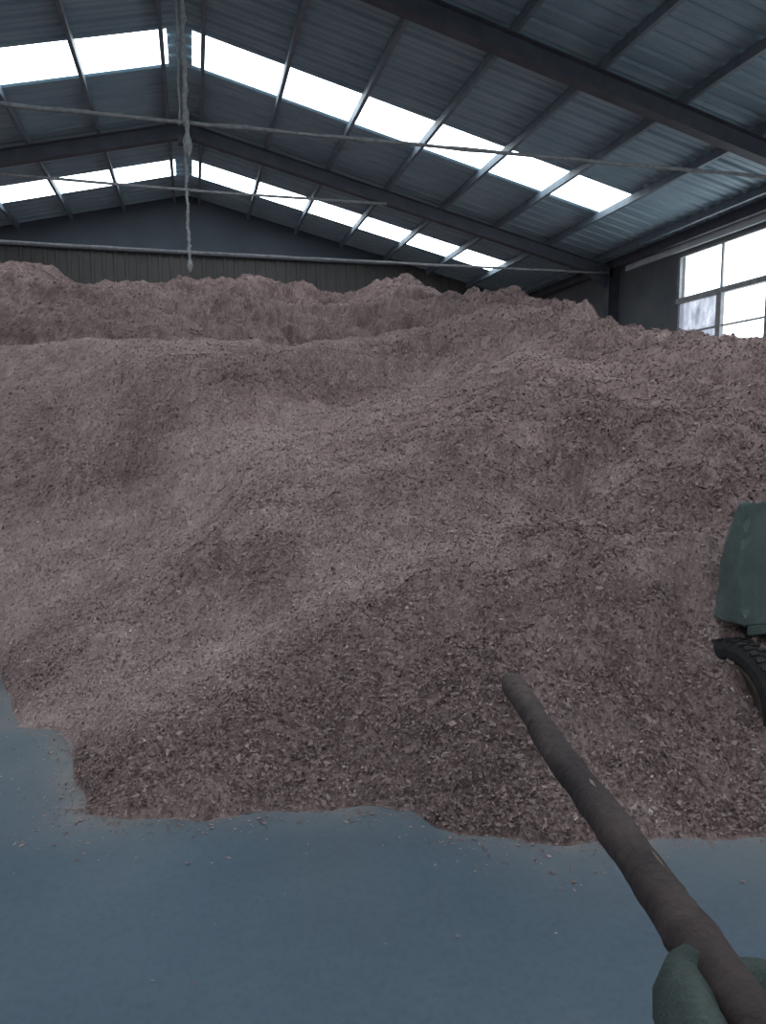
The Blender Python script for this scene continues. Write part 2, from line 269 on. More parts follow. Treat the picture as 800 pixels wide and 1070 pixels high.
 (0.8552, [(3.23,-1.60), (3.25,-1.57), (4.16,-0.94), (4.95,-0.75), (5.96,-0.10), (7.44,0.38), (7.75,0.57), (7.94,0.68), (8.16,0.75), (8.31,0.78), (8.41,0.80), (8.51,0.82), (10.01,0.72), (22.51,-0.18)]),
 (0.9425, [(3.41,-1.60), (3.43,-1.58), (4.32,-0.96), (5.14,-0.76), (6.12,-0.16), (7.62,0.34), (7.92,0.53), (8.12,0.65), (8.33,0.71), (8.48,0.74), (8.58,0.76), (8.68,0.78), (10.18,0.68), (22.68,-0.22)]),
 (1.0297, [(3.64,-1.61), (3.67,-1.58), (4.55,-0.97), (5.41,-0.76), (6.34,-0.17), (7.80,0.31), (8.09,0.49), (8.29,0.60), (8.48,0.66), (8.63,0.69), (8.73,0.71), (8.83,0.73), (10.33,0.63), (22.83,-0.27)]),
 (1.1170, [(3.88,-1.61), (3.91,-1.57), (4.78,-0.98), (5.69,-0.75), (6.57,-0.18), (7.96,0.27), (8.25,0.45), (8.44,0.55), (8.61,0.61), (8.76,0.64), (8.86,0.65), (8.96,0.67), (10.46,0.57), (22.96,-0.33)]),
]

# heap surface: slope profiles (distance, height) measured along bearings round the camera's foot
TH = np.array([t for t, p in HEAP_TABLE]); PR = np.array([p for t, p in HEAP_TABLE])   # (cols, knots, 2)
def heap_base(x, y, want_s=False):
    th = np.clip(np.arctan2(x, y), TH[0], TH[-1]-1e-6); r = np.hypot(x, y)
    j = np.clip(np.searchsorted(TH, th, side='right')-1, 0, len(TH)-2)
    f = (th-TH[j])/(TH[j+1]-TH[j]); f = f*f*(3-2*f)*.6+f*.4
    P = PR[j]*(1-f)[..., None, None]+PR[j+1]*f[..., None, None]
    R_, Z_ = P[..., 0], P[..., 1]
    z = np.where(r < R_[..., 0], FLOOR-.4*(R_[..., 0]-r), Z_[..., -1])
    sidx = np.zeros_like(r)
    for k in range(R_.shape[-1]-1):
        a, c = R_[..., k], R_[..., k+1]
        t = (r-a)/np.maximum(c-a, 1e-4)
        m_ = (r >= a) & (r < c)
        z = np.where(m_, Z_[..., k]+t*(Z_[..., k+1]-Z_[..., k]), z); sidx = np.where(m_, k+t, sidx)
    return (z, sidx) if want_s else z
EDGE = [(-10.8, 7.4), (-4, 6.2), (-1.95, 5.65), (-1.36, 5.25), (-1.17, 4.65), (-1.00, 4.12), (-.74, 4.02), (-.64, 3.5), (-.50, 2.98), (-.42, 2.4)]
def swept(x, y):
    """signed distance to the edge of the swept floor left of the heap (positive on the heap's side)"""
    d = np.full(np.shape(x), 1e9); inside = np.zeros(np.shape(x), bool)
    P = EDGE+[(-.42, -9), (-10.8, -9)]
    for i, (a, c) in enumerate(zip(P, P[1:]+P[:1])):
        ex, ey = c[0]-a[0], c[1]-a[1]
        if i < len(EDGE)-1:
            t = np.clip(((x-a[0])*ex+(y-a[1])*ey)/(ex*ex+ey*ey), 0, 1)
            d = np.minimum(d, np.hypot(x-a[0]-t*ex, y-a[1]-t*ey))
        if abs(ey) > 1e-9:
            cr = ((a[1] > y) != (c[1] > y)) & (x < a[0]+(y-a[1])*ex/ey); inside ^= cr
    return np.where(inside, -d, d)
def heap_cut(x, y, z):
    d = swept(x, y); cap = FLOOR+np.where(d > 0, .48*d+.07*d*d+.05*(1-np.exp(-np.clip(d, 0, 9)/.05)), .4*d)
    k = .16*np.clip((z-FLOOR)/.5, 0, 1)+1e-4; hh = np.clip(.5+.5*(cap-z)/k, 0, 1)
    return np.where(d > 7, z, cap*(1-hh)+z*hh-k*hh*(1-hh))
def painted_light(x, y):
    """painted light: terraces and crest paler, finer (+); steep faces, mound foot darker, coarser (-)"""
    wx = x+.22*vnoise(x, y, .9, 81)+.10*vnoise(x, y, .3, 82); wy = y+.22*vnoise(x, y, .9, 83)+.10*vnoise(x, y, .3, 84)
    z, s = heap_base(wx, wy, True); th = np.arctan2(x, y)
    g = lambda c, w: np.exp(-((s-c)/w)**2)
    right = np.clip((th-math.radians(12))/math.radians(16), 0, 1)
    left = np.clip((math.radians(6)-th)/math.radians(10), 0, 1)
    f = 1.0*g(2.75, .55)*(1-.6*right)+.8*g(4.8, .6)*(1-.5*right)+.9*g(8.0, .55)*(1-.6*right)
    f = f-.55*g(1.6, .5)-.45*g(3.8, .45)*(.4+.6*right)-.6*g(6.2, .75)*(1-.3*right)-.8*g(9.4, .5)*(1-right)-.75*np.clip(s-9.6, 0, 1)*(1-right)-.35*right  # steep faces and mound foot darkened in colour, like shade
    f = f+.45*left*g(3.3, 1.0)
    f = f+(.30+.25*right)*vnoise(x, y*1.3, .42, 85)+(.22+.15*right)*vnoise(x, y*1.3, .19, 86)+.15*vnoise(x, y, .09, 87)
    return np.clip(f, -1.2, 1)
def bump(x, y, cx, cy, rx, ry, a, rot=0):
    dx, dy = x-cx, y-cy; c, s = math.cos(rot), math.sin(rot)
    u, v = (dx*c+dy*s)/rx, (-dx*s+dy*c)/ry
    return a*np.exp(-(u*u+v*v))
def heap_z(x, y, detail=True):
    wx = x+.05*vnoise(x, y, .55, 11)+.03*vnoise(x, y, .2, 12); wy = y+.05*vnoise(x, y, .6, 13)+.03*vnoise(x, y, .22, 14)
    z = heap_cut(wx, wy, heap_base(wx, wy))
    inside = np.clip((z-FLOOR)/.30, 0, 1)
    z = z+bump(x, y, 2.55, 3.25, .45, .30, .22)+bump(x, y, 2.35, 2.5, .3, .3, -.15)*inside
    z = z-bump(x, y, 2.40, 3.12, .10, .13, .24)
    fn = painted_light(x, y)
    rgh = np.clip(.75+.5*vnoise(x, y, 1.9, 3)+.25*vnoise(x, y, .8, 4)+.12*np.clip(x, -2, 3)-.45*fn, .2, 1.7)
    n = .05*vnoise(x, y, 1.3, 21)+.035*vnoise(x, y, .62, 22)
    n = n+rgh*(.026*vnoise(x, y*1.2, .30, 23)+.024*vnoise(x, y*1.3, .15, 24)+.020*vnoise(x, y, .075, 25)+.011*vnoise(x, y, .036, 26))
    rr = np.clip((x-.6)/1.5, 0, 1)*np.clip((np.hypot(x, y)-3.5)/1.5, 0, 1)
    n = n+rr*(.028*vnoise(x, y*1.4, .33, 35)+.016*vnoise(x, y*1.3, .17, 36))
    n = n-rgh*(.045+.03*rr)*np.clip(vnoise(x, y*1.6, .42, 27)-.25, 0, 1)*2
    far = np.clip((np.hypot(x, y)-8.5)/3, 0, 1)
    n = n+far*(.10*vnoise(x, y, .95, 31)+.08*vnoise(x, y, .42, 32)+.04*vnoise(x, y, .2, 33))
    return z+n*inside

gx = np.concatenate([np.linspace(-10.3, -3.2, 90)[:-1], np.linspace(-3.2, -1.4, 60)[:-1], np.linspace(-1.4, 4.2, 400)[:-1], np.linspace(4.2, 7, 110)[:-1], np.linspace(7, 10.38, 70)])
gy = np.concatenate([np.linspace(2.0, 6.0, 330)[:-1], np.linspace(6, 9.5, 170)[:-1], np.linspace(9.5, 15, 150)[:-1], np.linspace(15, 21.95, 70)])
GX, GY = np.meshgrid(gx, gy)
GZ = heap_z(GX, GY)
def build_heap():
    ny, nx = GX.shape
    idx = np.arange(nx*ny).reshape(ny, nx)
    q = np.stack([idx[:-1, :-1], idx[:-1, 1:], idx[1:, 1:], idx[1:, :-1]], -1).reshape(-1, 4)
    zf = GZ.ravel()
    keep = zf[q].max(1) > FLOOR-.004
    q = q[keep]
    used = np.unique(q); remap = -np.ones(nx*ny, np.int64); remap[used] = np.arange(len(used)); q = remap[q]
    co = np.stack([GX.ravel()[used], GY.ravel()[used], np.maximum(zf[used], FLOOR-.012)], 1)
    rng = np.random.default_rng(5)
    tone = np.clip(.40+.20*painted_light(co[:, 0], co[:, 1])+.10*vnoise(co[:, 0], co[:, 1], .5, 41)+.10*vnoise(co[:, 0], co[:, 1], .12, 42)+.12*vnoise(co[:, 0], co[:, 1], .05, 43)+rng.normal(0, .11, len(co)), 0, 1)  # random chip tone plus the painted light bands
    # flakes lying on the slope
    NF = 300000
    th = rng.uniform(math.radians(-19), math.radians(52), NF*2); r = np.exp(rng.uniform(math.log(2.5), math.log(18), NF*2))
    x, y = r*np.sin(th), r*np.cos(th)
    z = heap_z(x, y)
    ok = (z > FLOOR+.004) & (x < 10.2); x, y, z, r = x[ok][:NF], y[ok][:NF], z[ok][:NF], r[ok][:NF]
    e = .02
    gxn = (heap_z(x+e, y)-z)/e; gyn = (heap_z(x, y+e)-z)/e
    n = np.stack([-gxn, -gyn, np.ones_like(x)], 1)*.8+rng.normal(0, .55, (len(x), 3)); n[:, 2] = np.abs(n[:, 2])+.1
    n /= np.linalg.norm(n, axis=1, keepdims=True)
    a = rng.normal(0, 1, (len(x), 3)); a -= n*(a*n).sum(1, keepdims=True); a /= np.linalg.norm(a, axis=1, keepdims=True)
    b_ = np.cross(n, a)
    L = np.clip(rng.lognormal(math.log(.0075), .4, len(x)), .004, .024)*np.clip((r/4)**.4, 1, 1.5)*(1-.2*painted_light(x, y)); W_ = L*rng.uniform(.35, .75, len(x))
    c0 = np.stack([x, y, z+.003+rng.uniform(0, .008, len(x))], 1)
    curl = (L*rng.uniform(-.25, .45, len(x)))[:, None]*n
    k1 = c0-a*L[:, None]+curl; k2 = c0-b_*W_[:, None]; k3 = c0+a*L[:, None]+curl; k4 = c0+b_*W_[:, None]
    fco = np.stack([k1, k2, k3, k4], 1).reshape(-1, 3)
    ftone = np.repeat(np.clip(rng.beta(1.5, 1.8, len(x))*.92+.06*vnoise(x, y, .5, 41)+.19*painted_light(x, y), 0, 1)+(rng.random(len(x)) < .03)*.25, 4)
    fq = np.arange(len(fco)).reshape(-1, 4)+len(co)
    allco = np.concatenate([co, fco]); allq = np.concatenate([q, fq])
    me = bpy.data.meshes.new('wood_chip_heap')
    me.vertices.add(len(allco)); me.vertices.foreach_set('co', allco.ravel())
    me.loops.add(allq.size); me.loops.foreach_set('vertex_index', allq.ravel())
    me.polygons.add(len(allq)); me.polygons.foreach_set('loop_start', np.arange(0, allq.size, 4))
    sm = np.zeros(len(allq), bool); sm[:len(q)] = True
    me.polygons.foreach_set('use_smooth', sm)
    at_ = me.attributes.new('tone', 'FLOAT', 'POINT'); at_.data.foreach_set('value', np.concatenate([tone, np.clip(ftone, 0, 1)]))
    me.update(calc_edges=True)
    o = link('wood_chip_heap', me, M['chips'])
    tag(o, 'huge heap of reddish brown wood chips filling the warehouse', 'wood chips', kind='stuff')
    # loose chips dropped on the concrete along the foot of the heap
    NL = 60000
    th = rng.uniform(math.radians(-20), math.radians(48), NL); r = rng.uniform(1.9, 5.6, NL)
    x, y = r*np.sin(th), r*np.cos(th); zb = heap_cut(x, y, heap_base(x, y))
    d = (FLOOR-zb)/.4                       # metres in front of the foot
    ok = (d > -.12) & (rng.random(NL) < np.exp(-np.clip(d, 0, 9)/.09)*(.5+.5*vnoise(x, y, .35, 51)) + .0012*(d < 1.2))
    x, y = x[ok], y[ok]; n_ = len(x)
    ang = rng.uniform(0, 6.28, n_); L = np.clip(rng.lognormal(math.log(.006), .4, n_), .003, .016); W_ = L*rng.uniform(.4, .8, n_)
    ax, ay = np.cos(ang)*L, np.sin(ang)*L; bx_, by_ = -np.sin(ang)*W_, np.cos(ang)*W_
    z = np.full(n_, FLOOR+.004); t1_ = rng.uniform(0, .006, n_)
    fco = np.stack([np.stack([x-ax, y-ay, z+t1_], 1), np.stack([x-bx_, y-by_, z], 1), np.stack([x+ax, y+ay, z+t1_*.5], 1), np.stack([x+bx_, y+by_, z+.001], 1)], 1).reshape(-1, 3)
    me = bpy.data.meshes.new('loose_wood_chips')
    me.from_pydata(fco.tolist(), [], np.arange(len(fco)).reshape(-1, 4).tolist())
    at_ = me.attributes.new('tone', 'FLOAT', 'POINT'); at_.data.foreach_set('value', np.repeat(np.clip(rng.beta(2, 3, n_), 0, 1), 4))
    o = link('loose_wood_chips', me, M['chips'])
    tag(o, 'thin scatter of loose chips on the concrete along the foot of the heap', 'wood chips', kind='stuff')

# floor slab with a dust attribute (sweepings beside the heap's foot)
FX, FY = np.meshgrid(xs, ys)
FX2 = np.linspace(-2.6, 3.4, 260); FY2 = np.linspace(.6, 6.5, 260)
xs2 = np.unique(np.concatenate([np.linspace(-10.6, -2.7, 20), FX2, np.linspace(3.5, 10.6, 16)]))
ys2 = np.unique(np.concatenate([np.linspace(-5.2, .5, 14), FY2, np.linspace(6.8, 22.2, 30)]))
FX, FY = np.meshgrid(xs2, ys2); ny, nx = FX.shape
idx = np.arange(nx*ny).reshape(ny, nx)
q = np.stack([idx[:-1, :-1], idx[:-1, 1:], idx[1:, 1:], idx[1:, :-1]], -1).reshape(-1, 4)
top = np.stack([FX.ravel(), FY.ravel(), np.full(FX.size, FLOOR)], 1)
fx_, fy_ = FX.ravel()+.05*vnoise(FX.ravel(), FY.ravel(), .2, 61), FY.ravel()+.05*vnoise(FX.ravel(), FY.ravel(), .2, 63)
dfoot = (FLOOR-heap_cut(fx_, fy_, heap_base(fx_, fy_)))/.4
dust = np.clip(.30*np.exp(-np.clip(dfoot, 0, 9)/.7)*np.clip(FX.ravel()-.9, 0, 1)+np.exp(-np.clip(dfoot, 0, 9)/.10)*1.1+.6*np.exp(-np.clip(dfoot, 0, 9)/.5)*(vnoise(FX.ravel(), FY.ravel(), .45, 62)*.5+.4), 0, 1.6)
me = bpy.data.meshes.new('floor'); me.from_pydata(top.tolist(), [], q.tolist())
at_ = me.attributes.new('dust', 'FLOAT', 'POINT'); at_.data.foreach_set('value', dust)
struct(link('floor', me, M['floor']))

# roof sheets: ribs run down the slope, bands of translucent sheet left open
def roof_part(bm, side, xa, xb, ya, yb):
    ps = []; y = ya; pitch = .34
    k = math.floor(ya/pitch)*pitch
    while k < yb:
        for dy, dz in ((0, 0), (.03, .045), (.075, .045), (.105, 0), (.215, 0), (.22, .008), (.23, .008), (.235, 0)):
            if ya <= k+dy <= yb: ps.append((k+dy, dz))
        k += pitch
    ps = [(ya, 0)]+ps+[(yb, 0)]
    rows = []
    for yy, dz in ps:
        rows.append([bm.verts.new((XR+side*xx, yy, H-S*xx+dz)) for xx in (xa, xb)])
    for A, Bq in zip(rows, rows[1:]):
        if A[0].co.y < Bq[0].co.y-1e-6: bm.faces.new((A[0], A[1], Bq[1], Bq[0]))
bm = bmesh.new()
for side in (1, -1):
    s0 = .16 if side > 0 else .25
    roof_part(bm, side, 0, s0, Y0-.1, Y1+.2)
    roof_part(bm, side, SX, 10.6, Y0-.1, Y1+.2)
    ye = Y0-.1
    for a, c in STRIPS:
        roof_part(bm, side, s0, SX, ye, a); ye = c
    roof_part(bm, side, s0, SX, ye, Y1+.2)
ceil_ = struct(obj('ceiling', bm, M['roof']))
LAB = {(2, 1): 'long translucent roof sheet glowing white, near strip, right of the ridge',
       (2, -1): 'translucent roof sheet glowing white, near strip, left of the ridge',
       (3, 1): 'translucent roof sheet glowing white, farther strip, right of the ridge',
       (3, -1): 'translucent roof sheet glowing white, farther strip, left of the ridge'}
for i, (a, c) in enumerate(STRIPS):
    for side in (1, -1):
        s0 = .16 if side > 0 else .25
        bm = bmesh.new()
        pts = [(XR+side*s0, a-.03, H-S*s0+.012), (XR+side*SX, a-.03, H-S*SX+.012), (XR+side*SX, a-.03, H-S*SX+.016), (XR+side*s0, a-.03, H-S*s0+.016)]
        prism(bm, pts, (0, c-a+.06, 0))
        o = obj('skylight', bm, M['skylight'])
        if (i, side) in LAB: tag(o, LAB[(i, side)], 'skylight', 'translucent roof sheets')
        else: o.parent = ceil_

# walls
def wall(name, boxes, mat):
    bm = bmesh.new()
    for a, c in boxes: box(bm, a, c)
    return struct(obj(name, bm, mat))
EZ = roofz(WX)+.04
wz0, wz1 = .75, 3.73
wins = [(10.42, 14.19), (3.7, 7.5)]
X0, X1 = WX, WX+.2
bx = [((X0, Y0, FLOOR), (X1, Y1, wz0)), ((X0, Y0, wz1), (X1, Y1, EZ)), ((X0, Y0, wz0), (X1, 3.7, wz1)), ((X0, 7.5, wz0), (X1, 10.42, wz1)), ((X0, 14.19, wz0), (X1, Y1, wz1))]
wall('wall_right', bx, M['wall'])
wall('wall_left', [((-X1, Y0, FLOOR), (-X0, Y1, EZ))], M['wall'])
# back wall: ribbed sheets, browner below the girt
def ribbed(name, x0, x1, zb, ztop, y, mat):
    bm = bmesh.new(); pts = []; x = x0
    while x < x1:
        for dx, dy in ((0, 0), (.03, -.035), (.09, -.035), (.12, 0)):
            if x+dx < x1: pts.append((x+dx, y+dy))
        x += .30
    pts.append((x1, y))
    rows = [(bm.verts.new((px, py, zb)), bm.verts.new((px, py, ztop(px)))) for px, py in pts]
    for A, Bq in zip(rows, rows[1:]): bm.faces.new((A[0], Bq[0], Bq[1], A[1]))
    return bm
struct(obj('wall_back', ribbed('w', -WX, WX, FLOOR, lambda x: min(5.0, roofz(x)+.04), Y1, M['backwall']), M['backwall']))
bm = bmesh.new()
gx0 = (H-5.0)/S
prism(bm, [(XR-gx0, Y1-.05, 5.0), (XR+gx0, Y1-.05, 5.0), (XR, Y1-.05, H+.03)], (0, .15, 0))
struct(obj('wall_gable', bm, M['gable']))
bm = bmesh.new(); box(bm, (-6.6, Y1-.16, 4.94), (6.6, Y1-.06, 5.06)); struct(obj('trim_1', bm, M['steel']))
# front wall behind the camera with its big open doorway
bm = bmesh.new(); D = 1.6
for a, c in (((-WX, Y0-.2, FLOOR), (-D, Y0, 4.1)), ((D, Y0-.2, FLOOR), (WX, Y0, 4.1)), ((-D, Y0-.2, .8), (D, Y0, 4.1))): box(bm, a, c)
prism(bm, [(-WX, Y0-.2, 4.1), (WX, Y0-.2, 4.1), (XR, Y0-.2, H+.03)], (0, .2, 0))
struct(obj('wall_front', bm, M['wall']))
# eave member and pale flashing above the windows
for n_, (a, c, mt) in enumerate((((WX-.22, Y0, 3.93), (WX, Y1, 4.13), 'steel'), ((WX-.07, Y0, 3.80), (WX, 16.1, 3.93), 'eave'), ((-WX, Y0, 3.93), (-WX+.22, Y1, 4.13), 'steel'))):
    bm = bmesh.new(); box(bm, a, c); struct(obj('trim_%d' % (n_+2), bm, M[mt]))

# windows
def window(name, ya, yb, mull):
    root = struct(empty(name, (WX, ya, wz0)))
    def part(nm, bm, mat):
        for v in bm.verts: v.co -= Vector((WX, ya, wz0))
        return obj(nm, bm, mat, root)
    xa, xb = WX+.03, WX+.09
    bm = bmesh.new()
    box(bm, (xa, ya, wz0), (xb, yb, wz0+.05)); box(bm, (xa, ya, wz1-.04), (xb, yb, wz1)); box(bm, (xa, ya, wz0), (xb, ya+.05, wz1)); box(bm, (xa, yb-.04, wz0), (xb, yb, wz1))
    box(bm, (xa-.05, ya, 2.70), (xb, yb, 2.81))
    part('window_frame', bm, M['frame'])
    for m_ in mull:
        bm = bmesh.new(); box(bm, (xa+.01, m_-.022, 2.81), (xb-.01, m_+.022, wz1)); box(bm, (xa-.03, m_-.07, wz0), (xb, m_+.07, 2.70)); part('mullion', bm, M['frame'])
    e = [ya]+sorted(mull)+[yb]
    for a, c in zip(e, e[1:]):
        bm = bmesh.new(); box(bm, (xa+.01, a, 2.04), (xb-.01, c, 2.075)); part('glazing_bar', bm, M['frame'])
        for za, zb in ((2.81, wz1), (wz0, 2.70)):
            dirty = (name == 'window_1' and c > 14 and za < 1)
            bm = bmesh.new(); box(bm, (xa+.028, a, za), (xa+.034, c, zb)); p = part('pane', bm, M['grime'] if dirty else M['glass'])
            if dirty: p['label'] = 'grimy whitewashed pane'
window('window_1', 10.42, 14.19, [11.52, 12.85])
window('window_added', 3.7, 7.5, [4.9, 6.2])  # out of view, added for side light on the heap

# ---------------------------------------------------------------- steel frames, purlins, ties
def ibeam(bm, p0, p1, depth, width, upv):
    """I section swept p0 -> p1 (centre line of the top face)"""
    p0, p1, upv = Vector(p0), Vector(p1), Vector(upv); t = (p1-p0).normalized()
    upv = (upv-t*upv.dot(t)).normalized(); s = t.cross(upv)
    h, w, f, g = depth, width/2, .014, .006
    prof = [(-w, 0), (w, 0), (w, -f), (g, -f), (g, -h+f), (w, -h+f), (w, -h), (-w, -h), (-w, -h+f), (-g, -h+f), (-g, -f), (-w, -f)]
    prism(bm, [p0+s*a+upv*c for a, c in prof], p1-p0)
rngp = random.Random(4)
PT = .14          # purlin depth
def frame(y, which, collar, hang_low):
    root = tag(empty('portal_frame', (XR, y, FLOOR)), 'dark steel roof frame %s' % which, 'roof frame', 'steel roof frames')
    def part(nm, bm, mat, sm=False):
        for v in bm.verts: v.co -= Vector((XR, y, FLOOR))
        return obj(nm, bm, mat, root, sm)
    for sd in (1, -1):
        xe = XR+sd*(WX-XR*sd-.12)
        bm = bmesh.new(); ibeam(bm, (XR, y, H-PT-.03), (xe, y, roofz(xe)-PT-.03), .29, .19, (0, 0, 1))
        # haunch plate at the knee
        prism(bm, [(xe, y-.006, roofz(xe)-PT-.28), (xe-sd*1.2, y-.006, roofz(xe-sd*1.2)-PT-.28), (xe, y-.006, roofz(xe)-PT-.62)], (0, .012, 0))
        part('rafter', bm, M['steel'])
        bm = bmesh.new(); ibeam(bm, (sd*(WX-.005), y, FLOOR), (sd*(WX-.005), y, roofz(WX)-PT), .30, .22, (sd, 0, 0)); part('column', bm, M['steel'])
    bm = bmesh.new(); zt = 3.77
    n = 60; pts = []
    for i in range(n+1):
        x = -10.1+20.2*i/n; pts.append((x, y-.08, zt-.05*math.cos(x/10.1*math.pi/2)+.05+rngp.uniform(-.006, .006)))
    tube(bm, pts, [.026*(1+rngp.uniform(-.15, .3)) for _ in pts], 8); part('tie_rod', bm, M['rod'], True)
    if collar:
        bm = bmesh.new(); tube(bm, [(-4.35, y-.1, 5.08), (-1, y-.1, 5.04), (1, y-.1, 5.03), (4.4, y-.1, 5.06)], .03, 8); part('collar_tie', bm, M['rod'], True)
    # hanger with its matted dust, ending in a clamp below the tie
    bm = bmesh.new(); zs = np.linspace(H-PT-.29, zt-.04, 70)
    ph = rngp.uniform(0, 6)
    tube(bm, [(XR+.008*math.sin(z*9+ph)+.006*math.sin(z*23), y-.08, z) for z in zs], [.022+.020*abs(math.sin(z*11+ph))*rngp.random()+.008*rngp.random() for z in zs], 8, jit=.3, rng=rngp)
    part('hanger_rod', bm, M['web'], True)
    if hang_low:
        bm = bmesh.new(); tube(bm, [(XR-.07+.006*math.sin(z*13), y-.08, z) for z in zs[8:]], [.010+.010*rngp.random() for z in zs[8:]], 6, jit=.3, rng=rngp)
        part('hanger_cord', bm, M['web'], True)
    bm = bmesh.new(); zz = np.linspace(zt+.02, zt-.42, 14)
    tube(bm, [(XR+.01, y-.08, z) for z in zz], [.03, .03, .032, .026, .026, .03, .04, .052, .056, .056, .05, .04, .028, .012], 10, jit=.15, rng=rngp); part('rod_clamp', bm, M['web'], True)
    bm = bmesh.new(); box(bm, (XR-.14, y-.10, H-PT-.46), (XR+.14, y+.10, H-PT-.27)); part('ridge_plate', bm, M['steel'])
frame(9.79, 'crossing the top right corner, nearer than both skylight strips', False, True)
frame(16.55, 'in front of the farther skylight strip', True, False)

ORD = ['first', 'second', 'third', 'fourth', 'fifth', 'sixth', 'seventh', 'eighth']
for sd, sn in ((1, 'right'), (-1, 'left')):
    for i in range(8):
        x = .354*.985+1.38*.980*i
        if i == 0: x = .335
        zr = roofz(XR+sd*x)-.013
        bm = bmesh.new(); w = .035; tk = .005
        out = [(-w, 0), (w, 0), (w, -.02), (w-tk, -.02), (w-tk, -tk), (-w+tk, -tk), (-w+tk, -PT+tk), (w-tk, -PT+tk), (w-tk, -PT+.02), (w, -PT+.02), (w, -PT), (-w, -PT)]
        prism(bm, [(XR+sd*(x+a), Y0, zr+c-S*0) for a, c in out], (0, Y1-Y0-.02, 0))
        o = obj('purlin', bm, M['purlin'])
        tag(o, '%s steel purlin %s of the ridge, running the length of the roof' % (ORD[i], sn), 'purlin', 'roof purlins')
# thin diagonal brace rod under the roof at the right, near bay
bm = bmesh.new()
tube(bm, [(4.6, 9.9, 5.1), (7.2, 12.4, 4.55), (10.0, 15.9, 3.85)], .012, 6)
bm.free()

# ---------------------------------------------------------------- heap
build_heap()

# ---------------------------------------------------------------- hand cart beside the heap
cart = tag(empty('hand_cart', (3.0, 3.3, FLOOR)), 'cart with green tarpaulin body and black tyres pushed against the heap at right', 'cart')
def cpart(nm, bm, mat, parent=cart, sm=False, org=(3.0, 3.3, FLOOR)):
    for v in bm.verts: v.co -= Vector(org)
    return obj(nm, bm, mat, parent, sm)
def cart_body():
    bm = bmesh.new()
    nx_, ny_, nz_ = 26, 26, 14
    def P(u, v, w):      # u across, v deep, w up
        x = 2.49+1.15*u; y = 2.76+.125*w+(.20*(1-w)**.7+.03)*v; z = -.935+.56*w
        x += .05*(1-u)*(w-.5)*2*.5
        x += .012*math.sin(9*w+7*v)*(1 if u == 0 else 0)
        y += .014*math.sin(14*u+5*w)*(1 if v == 0 else 0)
        z += .03*math.sin(5*u+1)*math.sin(4*v+.5)*(1 if w == 1 else 0)
        return Vector((x, y, z))
    def sheet(f, na, nb):
        g = [[bm.verts.new(f(a/na, c/nb)) for c in range(nb+1)] for a in range(na+1)]
        for a in range(na):
            for c in range(nb): bm.faces.new((g[a][c], g[a+1][c], g[a+1][c+1], g[a][c+1]))
    sheet(lambda a, c: P(a, 0, c), nx_, nz_); sheet(lambda a, c: P(a, 1, c), nx_, nz_)
    sheet(lambda a, c: P(0, a, c), ny_, nz_); sheet(lambda a, c: P(1, a, c), ny_, nz_)
    sheet(lambda a, c: P(a, c, 1), nx_, ny_); sheet(lambda a, c: P(a, c, 0), nx_, ny_)
    bmesh.ops.remove_doubles(bm, verts=bm.verts, dist=.02)
    return bm
body = cpart('tarpaulin_body', cart_body(), M['tarp'])
md = body.modifiers.new('bevel', 'BEVEL'); md.width = .02; md.segments = 2; md.limit_method = 'ANGLE'; md.angle_limit = math.radians(50)
bm = bmesh.new(); prism(bm, [(2.478, 2.745, -.965), (3.66, 2.745, -.965), (3.66, 2.745, -.925), (2.478, 2.745, -.925)], (0, .012, 0)); cpart('tarpaulin_hem', bm, M['tarp'])
bm = bmesh.new()
for x in (2.62, 3.46): box(bm, (x, 2.80, -1.03), (x+.06, 3.10, -.94))
for y in (2.84, 3.0): box(bm, (2.56, y, -1.02), (3.6, y+.05, -.95))
box(bm, (2.6, 2.74, -1.30), (2.68, 2.86, -.97)); box(bm, (3.44, 2.74, -1.30), (3.52, 2.86, -.97))
box(bm, (2.68, 2.84, -1.22), (3.44, 2.90, -1.0))
cpart('chassis', bm, M['cartsteel'])
bm = bmesh.new(); tube(bm, [(2.46, 2.77, -1.3), (3.68, 2.77, -1.3)], .022, 12); cpart('axle', bm, M['cartsteel'])
